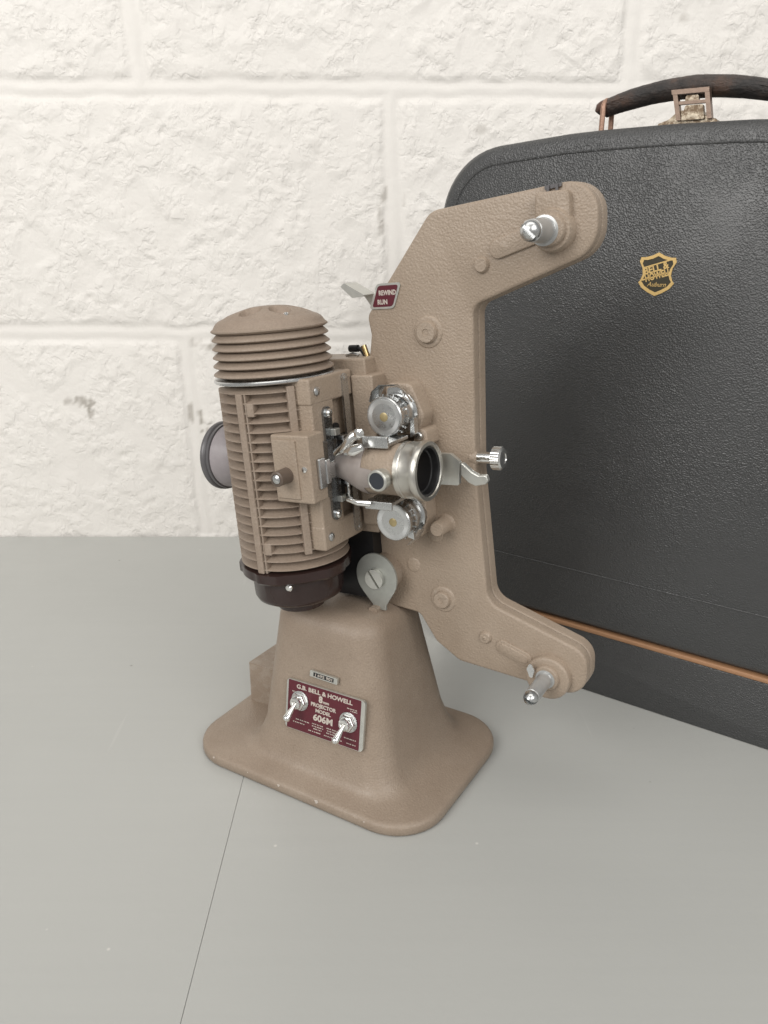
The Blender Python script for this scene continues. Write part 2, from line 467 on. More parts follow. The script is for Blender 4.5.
# ------------------------------------------------------------------ table: two grey painted boards with a hairline seam
tb = empty('table', (0, 45, 0))
tag(tb, 'grey painted tabletop with a hairline seam, standing against the block wall', 'table', kind='structure')
bl = Matrix.Translation((0, -45*S, 0))
MB().box(-110, -8.757, 4, 82.75, -3, 0).build('board', M['table'], tb, bl, bevel=.02)
MB().box(-8.74, 120, 4, 82.75, -3, 0).build('board', M['table'], tb, bl, bevel=.02)

# ------------------------------------------------------------------ carrying case
case = empty('carrying_case', (14.86, 51.36, 0), math.atan2(-.578, .816))
tag(case, 'large black leathercloth carrying case with tan trim stripe and gold badge, standing behind the projector', 'case')
XL, XR = -13.5, 17.6
def case_outline(d=0.0, zlo=0.0, ztop=37.85):
    return rpoly([(XL-d+1.0, zlo, .15), (XR+d-.1, zlo, .15), (XR+d, 12, 0), (XR+d-.05, 36.95+d, 4.7), (9, 37.7+d, 8), (6, ztop+d, 0), (2, ztop+d+.05, 0), (-2.5, ztop+d-.02, 0), (-4.5, 37.75+d, 8), (XL-d-.1, 36.95+d, 4.7), (XL-d, 27, 30)], 14)
def cprism(z_lo, z_hi, y0, y1, d=0.0, inset=.55):
    full = case_outline(d)
    def clip(poly, keep, zc):
        out = []
        for i in range(len(poly)):
            a, b = poly[i], poly[(i+1) % len(poly)]
            if keep(a[1]): out.append(a)
            if keep(a[1]) != keep(b[1]):
                t = (zc-a[1])/(b[1]-a[1]); out.append((a[0]+(b[0]-a[0])*t, zc))
        return out
    out = clip(full, lambda z: z >= z_lo, z_lo)
    out = clip(out, lambda z: z <= z_hi, z_hi)
    return out
mb = MB().prism(cprism(5.06, 99, 0, 17), 0, 17, inset=.75, rise=.75)
lid = mb.build('cover', M['leather'], case, sharp=40)
mb = MB().prism(cprism(-1, 4.74, 0, 17), 0.05, 17, inset=.14, rise=.14)
mb.build('base_tray', M['leather'], case, sharp=40)
mb = MB().prism(cprism(4.73, 5.07, 0, 17), .0, 17.0, inset=.12, rise=.12)
mb.build('trim_stripe', M['trim'], case)
# stitched welt just inside the rim of the cover
ring = offset(cprism(5.52, 99, 0, 17), -1.15)
mbw = MB(); pts = [(x, .0, z) for x, z in ring if z > 7.2]
pts = sorted(pts, key=lambda p: 0)
# rotate the list so it starts at the lower right
k0 = min(range(len(pts)), key=lambda i: (pts[i][2] - pts[i][0]*.01))
mbw.tube([(x, .03, z) for x, y, z in pts], .09, 8)
mbw.build('welt', M['leather'], lid)
# a second faint seam low on the cover
MB().tube([(x, .0, 9.3) for x in (-13, 0, 19)], .05, 6).build('welt', M['leather'], lid)
# badge
def shield(k=1.0):
    pts = [(0, 1.27), (.38, 1.08), (.78, .98), (1.05, .98), (1.12, .72), (.92, .35), (.86, -.05), (.98, -.38), (1.1, -.52), (.85, -.85), (.45, -1.1), (0, -1.3)]
    L = pts + [(-x, z) for x, z in reversed(pts[1:-1])]
    return [(x*k, z*k) for x, z in reversed(L)]
BX, BZ = 1.95, 29.62
def ringprism(mb, outer, inner, y0, y1):
    n = len(outer); vs = []
    for q, y in ((outer, y0), (inner, y0), (outer, y1), (inner, y1)): vs += [(x, y, z) for x, z in q]
    fs = []
    for k in range(n):
        k2 = (k+1) % n
        fs += [(k, k2, n+k2, n+k), (k, 2*n+k, 2*n+k2, k2), (n+k, n+k2, 3*n+k2, 3*n+k), (2*n+k, 3*n+k, 3*n+k2, 2*n+k2)]
    mb.add(vs, fs)
sh = [(BX+x, BZ+z) for x, z in shield(.98)]; shi = [(BX+x, BZ+z) for x, z in shield(.82)]
mb = MB().prism(list(sh), -.02, .02); badge = mb.build('badge', plain('badge_black_ground', (0.05, 0.045, 0.03), .4), case)
mb = MB(); ringprism(mb, sh, shi, -.05, -.015)
mb.add([(BX-.86, -.045, BZ-.42), (BX+.80, -.045, BZ+.10), (BX+.80, -.045, BZ+.18), (BX-.86, -.045, BZ-.34)], [(0, 1, 2, 3)])
mb.add([(BX-.84, -.045, BZ+.30), (BX+.88, -.045, BZ+.84), (BX+.88, -.045, BZ+.92), (BX-.84, -.045, BZ+.38)], [(0, 1, 2, 3)])
mb.build('shield_outline', M['gold'], badge, flat=True)
t = text_mb([('BELL &', 0, .03, .38, 1.5, .03), ('HOWELL', 0, -.40, .40, 1.55, .03)])
rot = Matrix.Rotation(-math.radians(17.5), 4, 'Y')
for v in t.v: v[:] = (rot @ v); v.z += BZ + .15; v.x += BX; v.y -= .035
t.build('lettering', M['gold'], badge, flat=True)
t = text_mb([('Auburn', BX+.05, BZ-.72, .26, 1.15, .0)], .35)
for v in t.v: v.y -= .035
t.build('lettering', M['gold'], badge, flat=True)

# handle: padded arched strap on two wire loops
YH = 3.2
hp = []; hr = []
for k in range(81):
    u = k/80; x = -3.75 + 11.5*u
    z = 39.15 + .98*math.sin(PI*u)**.8 - .1*u
    if k == 0: z -= .12
    hp.append((x, YH, z)); hr.append((.50 + .13*math.sin(PI*u) + .035*noise.noise((u*9, 2.2, 0)) + .015*noise.noise((u*40, 5.2, 0))) * (1 if 1 < k < 79 else (.62 if k in (0, 80) else .88)))
mb = MB().tube(hp, hr, 16, flat=(1.25, .95))
hd = mb.build('handle', M['strap'], case, sharp=60)
for side in (-.72, .72):     # stitched seam along each edge of the strap
    MB().tube([(x, y+side*.9, z+.12) for x, y, z in hp[4:77]], .07, 6).build('seam', M['strap'], hd, sharp=60)
for u0, u1 in ((0.0, .05), (.93, 1.0)):
    a, b = int(u0*80), max(int(u0*80)+1, int(u1*80))
    seg = [(x, y, z+.02) for x, y, z in hp[a:b+1]]
    MB().tube(seg, [r*1.035 for r in hr[a:b+1]], 16, flat=(1.25, .95)).build('wear_band', M['worn'], hd, sharp=60)
for x in (-3.25, 7.25):
    p = []
    for k in range(21):
        a = PI*k/20; p.append((x + .0, YH - .75*math.cos(a), 39.2 + .55*math.sin(a)))
    pts = [(x-.02, YH-.75, 37.6)] + p + [(x+.02, YH+.75, 37.6)]
    MB().tube(pts, .17, 10).build('handle_loop', M['copperwire'], case, sharp=60)
# clasp
clasp = MB()
clasp.prism(rpoly([(.35, 37.9, .1), (3.75, 37.9, .1), (3.75, 38.12, .08), (3.2, 38.3, .3), (2.7, 38.75, .25), (1.5, 38.75, .25), (.95, 38.3, .3), (.35, 38.12, .08)]), 2.2, 4.2)
clasp.prism(rpoly([(1.75, 38.2, .05), (3.05, 38.2, .05), (2.9, 38.98, .12), (1.9, 38.98, .12)]), 2.0, 2.35)
cl = clasp.build('clasp', M['bronze'], case, bevel=.05)
fr = MB()
for (a, b) in (((1.6, 38.2), (1.2, 39.75)), ((3.35, 38.2), (3.02, 39.75))):
    fr.prism([(a[0]-.13, a[1]), (a[0]+.13, a[1]), (b[0]+.13, b[1]), (b[0]-.13, b[1])], 2.0, 2.5)
fr.prism([(1.05, 39.6), (3.18, 39.6), (3.16, 39.85), (1.0, 39.85)], 1.98, 2.52)
fr.prism([(1.35, 39.05), (3.2, 39.05), (3.2, 39.22), (1.35, 39.22)], 2.05, 2.45)
fr.build('clasp_hasp', plain('brown_hasp_metal', (.26, .19, .15), .4, .7, .2), cl, bevel=.03)
MB().prism(rpoly([(1.8, 39.22, .05), (2.6, 39.22, .05), (2.55, 39.52, .1), (1.85, 39.52, .1)]), 2.15, 2.4).build('clasp_button', M['bronze'], cl, bevel=.03)
for x in (.7, 3.45): MB().lathe([(0.001, .14), (.12, .12), (.2, .05), (.22, 0)][::-1], (x, 2.6, 38.12), 'z', 14).build('rivet', M['bronze'], cl)

# ------------------------------------------------------------------ projector
YAW = math.radians(-31)
proj = empty('film_projector', (-2.202, 45.726, 0), YAW)
tag(proj, 'taupe enamelled vintage film projector with finned lamp house and reel arm, standing on the table', 'projector')
TAU = math.radians(5.3)
HM = Matrix.Translation((2.237*S, -.386*S, 12.302*S)) @ Matrix.Rotation(-TAU, 4, 'Y')   # head is tipped back on its pivot
# head frame: x towards the lens, y away from the viewer (0 = front face of arm plate), z up

# --- stand: lofted from a rounded plate to a narrow column
def rrect(x0, x1, y0, y1, r, n=9):
    out = []
    for cx, cy, a in ((x1-r, y1-r, 0), (x0+r, y1-r, PI/2), (x0+r, y0+r, PI), (x1-r, y0+r, 3*PI/2)):
        for k in range(n+1):
            q = a + PI/2*k/n; out.append((cx + r*math.cos(q), cy + r*math.sin(q)))
    return out
def stand_section(z):
    f = (z-5.4)/4.6
    return (-3.6 + .33*f, 5.1 - .92*f, -4.72 + .8*f, 3.2 - .7*f, 1.7)
def lerp(a, b, t): return tuple(x + (y-x)*t for x, y in zip(a, b))
PL = (-8.45, 8.98, -7.1, 5.6, 3.1)
secs = []
def ins(s, d): return (s[0]+d, s[1]-d, s[2]+d, s[3]-d, max(.4, s[4]-d))
secs += [(ins(PL, .22), 0.0), (ins(PL, .05), .08), (PL, .22), (PL, .52), (ins(PL, .06), .66), (ins(PL, .2), .76)]
for k in range(1, 27):
    w = (1-k/26)**1.7
    zz = .76 + .42*(1-w) + 1.9*(math.exp(-w/.085) - math.exp(-1/.085))
    secs.append((lerp(stand_section(zz), ins(PL, .25), w), zz))
secs.append((stand_section(4.2), 4.2)); secs.append((stand_section(5.0), 5.0))
for zz in (6, 7.2, 8.4, 9.3): secs.append((stand_section(zz), zz))
top = stand_section(9.6)
for k in range(1, 9):
    a = PI/2*k/8; secs.append((ins(top, 1.5*(1-math.cos(a))), 9.6 + 1.35*math.sin(a)))
mb = MB(); vs = []; fs = []
n = 40
for s, zz in secs: vs += [(x, y, zz) for x, y in rrect(*s)]
for i in range(len(secs)-1):
    for k in range(n):
        k2 = (k+1) % n; fs.append((i*n+k, i*n+k2, (i+1)*n+k2, (i+1)*n+k))
fs.append(tuple(reversed(range(n)))); fs.append(tuple(range((len(secs)-1)*n, len(secs)*n)))
mb.add(vs, fs)
mb.box(-7.75, 0, -1.0, 3.6, .8, 3.85)                       # resistor box behind the column
# ear that carries the pivot
mb.prism(rpoly([(2.5, 9.0, .1), (3.35, 9.0, .1), (3.25, 11.15, .15), (2.7, 11.15, .15)]), -1.95, -1.0)
stand = mb.build('stand', M['paint'], proj, sharp=50)
for x, y, r in ((-5.8, -7.03, .07), (-.6, -7.07, .09), (2.2, -7.08, .13), (-7.9, -5.6, .07), (5.5, -7.07, .05), (-3, -7.06, .04)):
    MB().lathe([(r, 0), (r*.9, .03), (.001, .04)], (x, y, .55), '-y', 7, rfun=lambda a, h: 1+.3*math.sin(3*a)).build('paint_chip', M['letters'], stand)

# --- name plate on the sloping front of the column
NPM = Matrix.Translation((1.42*S, -4.93*S, 5.05*S)) @ Matrix.Rotation(math.radians(-9.5), 4, 'X') @ Matrix.Rotation(math.radians(-1.5), 4, 'Y')
NW, NH = 2.80, 1.58
np_ = MB().prism(rpoly([(-NW, -NH, .25), (NW, -NH, .25), (NW, NH, .25), (-NW, NH, .25)]), -.07, .12).build('name_plate', M['nickel'], proj, NPM, bevel=.02)
MB().prism(rpoly([(-NW+.14, -NH+.03, .03), (NW-.27, -NH+.03, .03), (NW-.27, NH-.04, .05), (-NW+.14, NH-.04, .05)]), -.085, -.06).build('enamel', M['maroon'], np_)
t = text_mb([('G.B. BELL & HOWELL', -.05, 1.12, .25, 4.0, .03), ('8', -.27, .66, .38, .28, .05), ('mm', .12, .66, .17, .42, .035),
             ('PROJECTOR', -.05, .32, .22, 1.8, .035), ('MODEL', -.05, -.02, .21, 1.1, .035), ('606M', -.05, -.55, .38, 1.4, .035)])
for q, (x, z, w) in enumerate([(-1.95, .86, .8), (1.95, .86, .7), (2.1, .74, .5), (-1.5, -.85, 1.0), (-.4, -.80, .8), (-.4, -.95, .8), (-.4, -1.1, .6), (.75, -.80, 1.0), (.75, -.95, .9), (.75, -1.1, 1.0), (1.9, -1.0, .8), (-1.8, -1.05, .8), (.7, -1.3, 1.2), (-.6, -1.3, .9), (2.0, -1.3, .6)]):
    d = -w/2
    while d < w/2 - .03:
        ww = random.uniform(.05, .13); t.box(x+d, x+d+ww*.8, -.012, .0, z-.028, z+.028); d += ww + random.choice([.0, .03, .05])
for v in t.v: v.y -= .088
t.build('lettering', M['letters'], np_, flat=True)
# serial plate
sp = MB().prism(rpoly([(-.98, -.19, .05), (.98, -.19, .05), (.98, .19, .05), (-.98, .19, .05)]), -.05, .15).build(
    'serial_plate', M['nickel'], proj, Matrix.Translation((1.22*S, -4.62*S, 7.32*S)) @ Matrix.Rotation(math.radians(-10.5), 4, 'X'), bevel=.015)
MB().prism([(-.72, -.12), (.72, -.12), (.72, .12), (-.72, .12)], -.06, -.04).build('dark_field', M['black'], sp)
t = text_mb([('J 695 901', 0, -.075, .16, 1.25, .01)])
for v in t.v: v.y -= .062
t.build('lettering', M['letters'], sp, flat=True)
# toggle switches
for k, (tx, tz) in enumerate(((-1.75, .38), (1.75, .02))):
    nutm = NPM @ Matrix.Translation((tx*S, -.09*S, tz*S))
    hexa = [(1, 0)]
    b = MB().lathe([(.62, 0), (.62, .06)], (0, 0, 0), '-y', 24)
    sw = b.build('toggle_switch', M['steel'], proj, nutm, bevel=.02)
    nb = MB().lathe([(.53, .06), (.53, .30), (.46, .36)], (0, 0, 0), '-y', 6); nb.build('nut', M['chrome'], sw, bevel=.03)
    nb = MB().lathe([(.36, .3), (.36, .55), (.30, .6), (.2, .6), (.2, .5)], (0, 0, 0), '-y', 20); nb.build('collar', M['chrome'], sw)
    d = Vector((-.12, -.62, -.72)).normalized(); p0 = Vector((0, -.45, 0))
    pts = [p0 + d*s for s in (0, .3, .65, .98, 1.08, 1.17, 1.22)]
    MB().tube(pts, [.11, .13, .19, .235, .23, .16, .03], 16).build('lever', M['chrome'], sw, sharp=60)

# --- pivot plate with its slotted screw
pp = [(1.42*math.cos(a), 1.47*math.sin(a)) for a in [math.radians(d) for d in range(-42, 223, 8)]]
pp += [(-.42, -1.75), (-.40, -2.05), (.5, -2.05), (.52, -1.75)]
pv = MB().prism([(x*.97+.05, z+.1) for x, z in pp], -1.15, -1.0).build('pivot_plate', plain('dull_zinc_plate', (.42, .43, .40), .38, .6), proj, HM @ Matrix.Translation((.74*S, 0, .5*S)), bevel=.03)
MB().lathe([(1.15, -.3), (1.15, 1.0)], (0, 0, .1), '-y', 30).build('pivot_boss', M['paint'], pv)
scr = MB()
for s in (-1, 1):      # slotted head: two half discs with a gap
    hf = [(s*(.04+.0), -.56*s*1)] 
    pts = [(.045*s, -.57), (.045*s, .57)] if s < 0 else [(.045*s, .57), (.045*s, -.57)]
    arc = [(s*.6*math.cos(a), .6*math.sin(a)) for a in [math.radians(d) for d in range(-84, 85, 12)]]
    arc = arc if s > 0 else arc
    poly = [(x + (.01 if s > 0 else -.01), z) for x, z in arc]
    r_ = Matrix.Rotation(math.radians(-32), 4, 'Y')
    scr.prism(poly, -1.42, -1.15, r_)
scr.lathe([(.55, 1.1), (.55, 1.18)], (0, 0, 0), '-y', 20)
o = scr.build('slotted_screw', M['nickel'], pv, Matrix.Translation((0, 0, 0.02*S)), bevel=.025)

# --- reel arm plate and its back cover
ARM = [(-.5, -1.1, .5), (1.1, -1.65, .8), (2.85, -1.85, .5), (3.85, -3.5, .8), (5.3, -4.5, 1), (12.85, -5.35, 1.55), (12.95, -2.6, 1.15),
       (7.3, -.5, 1.1), (6.92, 7, 0), (7.22, 15.65, .7), (13.55, 17.8, 1.6), (13.6, 21.0, 1.8), (5.1, 20.35, 1.1), (.9, 15.4, .6), (1.05, 14.4, .5), (.5, 11.5, .5), (-.3, 3, 1)]
arm_o = rpoly(ARM, 9)
plate = MB().prism(arm_o, 0, .62, inset=.16, rise=.16).build('arm_plate', M['paint_arm'], proj, HM, sharp=40)
cov_o = offset(arm_o, .02)
MB().prism(cov_o, .72, 1.42, inset=.1, rise=.1).build('arm_cover', M['paint_arm'], proj, HM, sharp=40)
MB().prism(offset(arm_o, -.12), .6, .76).build('arm_gasket', M['darkring'], proj, HM)
# cast details on the plate face (one mesh each kind, fixed to the plate)
def boss(x, z, r, h, r2=None, h2=None):
    mb = MB()
    pr = [(r+.08, -.1), (r+.05, 0), (r, h*.7), (r-.05, h), ]
    if r2: pr += [(r2+.05, h), (r2+.02, h+.0), (r2, h+h2*.7), (r2-.05, h+h2), (r2*.35, h+h2), (r2*.3, h+h2-.05)]
    mb.lathe(pr, (x, 0, z), '-y', 32).build('cast_boss', M['paint_arm'], plate, sharp=50)
boss(4.62, 14.45, .80, .08, .56, .26); boss(4.5, -.69, .76, .08, .50, .22)
boss(7.83, 17.57, .36, .22); boss(7.1, -2.63, .33, .2, .12, .05)
boss(4.25, 3.25, .45, .05)
boss(2.7, 1.2, .4, .05)
MB().prism(pill(8.75, 18.25, 10.9, 18.85, .45), -.16, .1, inset=.05, rise=.05).build('raised_pad', M['paint_arm'], plate, sharp=50)
MB().prism(pill(8.15, -3.05, 9.45, -3.55, .42), -.10, .1, inset=.05, rise=.05).build('raised_pad', M['paint_arm'], plate, sharp=50)
MB().prism(pill(8.2, -3.07, 9.4, -3.53, .26), -.15, .1, inset=.04, rise=.04).build('raised_pad', M['paint_arm'], plate, sharp=50)
MB().lathe([(.3, .05), (.3, .15), (.24, .17)], (9.05, 0, 18.33), '-y', 20).build('pressed_button', M['paint_arm'], plate)

# spindles
def spindle(x, z, kind):
    g = MB()
    if kind == 'top':
        g.prism(rpoly([(x-.85, z, .1), (x+.85, z, .1), (x+.8, z+1.68, .25), (x-.8, z+1.68, .25)]), -.5, .05, inset=.12, rise=.12)
        g.lathe([(1.0, -.1), (.98, .5), (.9, .66)], (x, 0, z), '-y', 36)
        g.lathe([(.72, .5), (.72, .85), (.66, .92)], (x, 0, z), '-y', 36)
    else:
        g.prism([(x+1.25*math.cos(a+PI/8), z-.1+1.25*math.sin(a+PI/8)) for a in [2*PI*k/24 for k in range(24)]], -.5, .05, inset=.15, rise=.15)
        g.prism(rpoly([(x-.85, z-1.25, .25), (x+.6, z-1.25, .25), (x+.6, z, .1), (x-.85, z, .1)]), -.45, .05, inset=.1, rise=.1)
        g.lathe([(.72, .4), (.72, .68), (.66, .74)], (x, 0, z), '-y', 32)
    hub = g.build('spindle_hub', M['paint_arm'], proj, HM, sharp=45)
    y0 = .9 if kind == 'top' else .72
    r = .56 if kind == 'top' else .42
    ln = 1.55 if kind == 'top' else 1.95; re = .49 if kind == 'top' else .41
    MB().lathe([(r+.12, y0-.06), (r+.12, y0+.04), (r+.02, y0+.06), (r+.02, y0+.1), (r, y0+.12), (re, y0+ln), (re-.1, y0+ln+.08)], (x-(.22 if kind == 'top' else 0), 0, z), '-y', 32).build('sleeve', M['spindle'], hub)
    y1 = y0+ln+.04; r = re-.03; x -= (.22 if kind == 'top' else 0)
    sp = MB(); 
    R = Matrix.Rotation(math.radians(-40 if kind == 'top' else -60), 4, 'Y')
    for s in (-1, 1):
        prof = []
        arc = [math.radians(d) for d in range(-82, 83, 10)]
        vs = []; fs = []
        x -= 0
        rings = [(r+.0, 0), (r+.02, .12), (r-.03, .28), (r*.72, .42), (r*.35, .50), (.085, .53)]
        for rr, h in rings:
            vs.append((s*.08, -(y1+h), -max(.01, rr)))
            for a in arc: vs.append((s*max(.08, rr*math.cos(a)), -(y1+h), rr*math.sin(a)))
            vs.append((s*.08, -(y1+h), max(.01, rr)))
        m_ = len(arc)+2
        for i in range(len(rings)-1):
            for k in range(m_):
                k2 = (k+1) % m_; fs.append((i*m_+k, i*m_+k2, (i+1)*m_+k2, (i+1)*m_+k))
        fs.append(tuple(range(m_))); fs.append(tuple(range((len(rings)-1)*m_, len(rings)*m_)))
        sp.add([R @ Vector(v) + Vector((x, 0, z)) for v in vs], fs)
    sp.lathe([(r*.8, y1-.1), (r*.8, y1+.15)], (x, 0, z), '-y', 20)
    sp.build('slotted_tip', M['steel'], hub, sharp=40)
    return hub
spindle(11.6, 18.85, 'top'); hb = spindle(10.85, -4.15, 'bottom')
MB().prism(rpoly([(10.15, -4.3, .1), (10.35, -3.6, .1), (10.12, -3.15, .1), (9.9, -3.6, .1)]), -.98, -.88).build('retaining_tab', M['steel'], hb, bevel=.02)
clip = MB().prism(rpoly([(11.15, 20.62, .05), (11.95, 20.70, .05), (11.95, 20.86, .05), (11.15, 20.80, .05)]), -.12, .35)
clip.prism([(11.28, 20.45), (11.40, 20.45), (11.40, 20.8), (11.28, 20.8)], -.22, -.12); clip.prism([(11.7, 20.47), (11.82, 20.47), (11.82, 20.82), (11.7, 20.82)], -.22, -.12)
clip.build('latch_clip', M['darkring'], proj, HM, bevel=.03)

# rewind plate and lever
RP = rpoly([(1.15, 15.74, .12), (2.68, 15.74, .3), (3.22, 17.05, .12), (1.72, 17.05, .3)])
rp = MB().prism(RP, -.07, .02).build('rewind_plate', M['nickel'], proj, HM, bevel=.015)
RPi = rpoly([(1.36, 15.85, .08), (2.62, 15.85, .25), (3.04, 16.94, .08), (1.8, 16.94, .25)])
MB().prism(RPi, -.085, -.05).build('enamel', M['maroon'], rp)
t = text_mb([('REWIND', 2.36, 16.45, .24, 1.05, .03), ('RUN', 2.02, 15.98, .24, .6, .03)])
for v in t.v: v.y -= .09
t.build('lettering', M['letters'], rp, flat=True)
lv = MB().prism(rpoly([(1.25, 15.6, .05), (1.42, 15.75, .05), (1.35, 16.5, .05), (.62, 16.5, .05)]), .3, .42)
lv.prism(rpoly([(.55, 16.42, .04), (1.38, 16.5, .04), (.1, 17.22, .04), (-.15, 17.05, .04)]), -.75, .45)
lv.build('rewind_lever', M['nickel'], proj, HM, bevel=.03)

# --- lamp house
LX, LY = -3.15, -3.4
def fins(z0, z1, pitch, r_out, r_in, th):
    prof = [(r_in, z0)]
    z = z0
    while z + pitch <= z1 + 1e-6:
        prof += [(r_in, z+.01), (r_in+.03, z+pitch*.34), (r_out-.05, z+pitch*.42), (r_out, z+pitch*.46), (r_out, z+pitch*.54), (r_out-.06, z+pitch*.60), (r_in+.16, z+pitch*.74), (r_in+.05, z+pitch*.98)]
        z += pitch
    prof.append((r_in, z)); return prof
body = MB().lathe(fins(2.25, 12.45, .51, 3.12, 2.62, .10), (LX, LY, 0), 'z', 96)
lh = body.build('lamp_house', M['paint_dark'], proj, HM, sharp=50)
def on_cyl(mb, deg, w, r0, r1, z0, z1):
    """upright rib on the cylinder at a bearing (0 = +x, -90 = towards the viewer)"""
    a = math.radians(deg); R = Matrix.Translation((LX, LY, 0)) @ Matrix.Rotation(a, 4, 'Z')
    mb.box(r0, r1, -w/2, w/2, z0, z1, R)
ribs = MB()
on_cyl(ribs, -90, .42, 2.5, 3.2, 2.3, 12.2); on_cyl(ribs, -84, .12, 2.5, 3.13, 2.3, 12.2)
on_cyl(ribs, -150, .4, 2.5, 3.16, 2.3, 12.3); on_cyl(ribs, 100, .4, 2.5, 3.16, 2.3, 12.3)
on_cyl(ribs, -79, .42, 2.6, 3.16, 11.0, 11.7); on_cyl(ribs, -79, .42, 2.6, 3.16, 3.4, 4.1)
on_cyl(ribs, -38, .42, 2.4, 3.2, 3.3, 12.45)
ribs.build('upright_ribs', M['paint_dark'], lh, bevel=.06)
# cap
cp = [(2.6, 12.75)]
for k, zt in enumerate((13.05, 13.5, 13.95, 14.4, 14.85)):
    ro = 3.24 - .03*k
    cp += [(2.74, zt-.15), (ro-.10, zt-.09), (ro, zt-.04), (ro, zt+.02), (ro-.07, zt+.08), (2.9, zt+.24), (2.78, zt+.28)]
cp += [(2.9, 15.16), (3.0, 15.2), (3.12, 15.27), (3.12, 15.34), (3.0, 15.42), (2.9, 15.58), (2.8, 15.70), (2.62, 15.82), (2.4, 15.90)]
cap = MB().lathe(cp, (LX, LY, 0), 'z', 80)
# crown with three pressed hollows, drawn as a polar grid
vs = []; fs = []; nr, na = 30, 120
for i in range(nr+1):
    r = 2.4*(1-i/nr)
    for k in range(na):
        a = 2*PI*k/na; x, y = r*math.cos(a), r*math.sin(a)
        z = 15.90 + .52*(1-(r/2.4)**2.5)
        for j in range(6):
            b = math.radians(-86 + 60*j); cx, cy = 1.5*math.cos(b), 1.5*math.sin(b)
            dx = (x-cx)*math.cos(b)+(y-cy)*math.sin(b); dy = -(x-cx)*math.sin(b)+(y-cy)*math.cos(b)
            q = (dx/.58)**2 + (dy/.50)**2
            z -= .42*max(0, min(1, (1.25-q)*2.0))
        vs.append((x, y, z))
for i in range(nr):
    for k in range(na):
        k2 = (k+1) % na; fs.append((i*na+k, i*na+k2, (i+1)*na+k2, (i+1)*na+k))
cap.add(vs, fs, Matrix.Translation((LX, LY, 0)))
capo = cap.build('lamp_cap', M['paint_dark'], proj, HM, sharp=50)
MB().lathe([(.14, 0), (.14, .1), (.08, .16), (.001, .17)], (LX+2.0, LY-1.0, 15.9), 'z', 12).build('cap_screw', M['chrome'], capo)
MB().lathe([(2.9, 12.60), (3.24, 12.61), (3.29, 12.66), (3.29, 12.75), (3.24, 12.80), (2.9, 12.8)], (LX, LY, 0), 'z', 80).build('trim_ring', M['steel'], proj, HM)
# bakelite lamp base
def notched(a, h):
    return 1 + (.05*max(0, min(1, 3*(math.cos(5*a+.9)-.1))) if h > 1.55 else 0)
lb = MB().lathe([(2.9, 2.3), (3.15, 2.25), (3.15, 1.75), (3.02, 1.62), (2.72, 1.6), (2.64, 1.5), (2.60, .35), (2.48, .1), (2.2, -.06), (1.55, -.12), (1.50, -.40), (1.38, -.68), (1.0, -.80)], (LX, LY, 0), 'z', 96, rfun=notched)
lbo = lb.build('lamp_base', M['bakelite'], proj, HM, sharp=38)
MB().lathe([(.22, 0), (.22, .08), (.15, .16), (.001, .19)], (LX+1.35, LY-2.55, 1.45), '-y', 16).build('base_screw', M['chrome'], lbo)
# black socket block between lamp house and stand
bk = MB().prism(rpoly([(-2.6, -.9, .3), (.6, -.9, .3), (.6, 3.6, .3), (-2.6, 3.6, .3)]), -.9, 1.0)
bk.build('motor_block', M['black'], proj, HM, bevel=.1)
# condenser flange at the rear (left) side
fl = MB().lathe([(1.0, 2.0), (1.4, 2.6), (1.65, 3.3), (1.82, 4.0), (1.86, 4.35)], (LX, LY+.35, 7.95), '-x', 48)
flo = fl.build('reflector_mount', M['greyin'], proj, HM)
MB().lathe([(1.86, 4.3), (1.94, 4.34), (1.94, 4.52), (1.87, 4.57), (1.97, 4.62), (2.02, 4.70), (2.02, 4.88), (1.94, 4.95), (1.3, 4.95)], (LX, LY+.35, 7.95), '-x', 56).build('reflector_rim', M['darkring'], flo)

# --- gate side: castings
gh = MB()
gh.box(-2.0, -.25, -4.9, -1.0, 3.75, 12.5)
gh.box(-1.9, .28, -5.02, -3.0, 3.95, 12.2)
gh.box(-1.8, .30, -5.08, -1.1, 11.35, 12.75)
gh.box(-1.8, .31, -5.06, -1.3, 3.45, 4.85)
gho = gh.build('gate_housing', M['paint_arm'], proj, HM, bevel=.14, seg=3)
gb = MB()
gb.box(-3.0, 1.15, -1.0, 1.5, 3.3, 13.25)
gb.box(.35, 1.75, -1.35, 0.3, 3.9, 12.4)
gbo = gb.build('gear_case', M['paint_arm'], proj, HM, bevel=.12, seg=3)
# inspection panel on the lamp house
pn = MB().box(-1.62, .80, -6.3, -4.95, 6.5, 10.1)
pno = pn.build('inspection_panel', M['paint_arm'], proj, HM, bevel=.12, seg=3)
MB().box(-1.48, .02, -6.4, -6.2, 6.75, 9.85).build('panel_door', M['paint_arm'], pno, bevel=.04)
MB().lathe([(.42, .1), (.40, .55), (.40, .95), (.32, 1.0), (.26, 1.0), (.26, .9)], (-.68, -6.3, 8.02), '-y', 20,).build('locking_knob', plain('dark_taupe_knob', (.12, .09, .07), .4), pno)
MB().lathe([(.24, .88), (.24, 1.0), (.16, 1.06), (.001, 1.08)], (-.68, -6.3, 8.02), '-y', 14).build('knob_screw', M['steel'], pno)
MB().lathe([(.17, 0), (.15, .06), (.001, .09)], (.42, -6.3, 8.35), '-y', 14).build('panel_screw', M['chrome'], pno)
for y, z in ((-4.5, 12.05), (-1.9, 12.35), (-4.5, 4.15), (-1.75, 3.95)):
    MB().lathe([(.24, -.1), (.24, .06), (.16, .12), (.001, .14)], (.32, y, z), 'x', 16).build('housing_screw', M['steel'], gho)

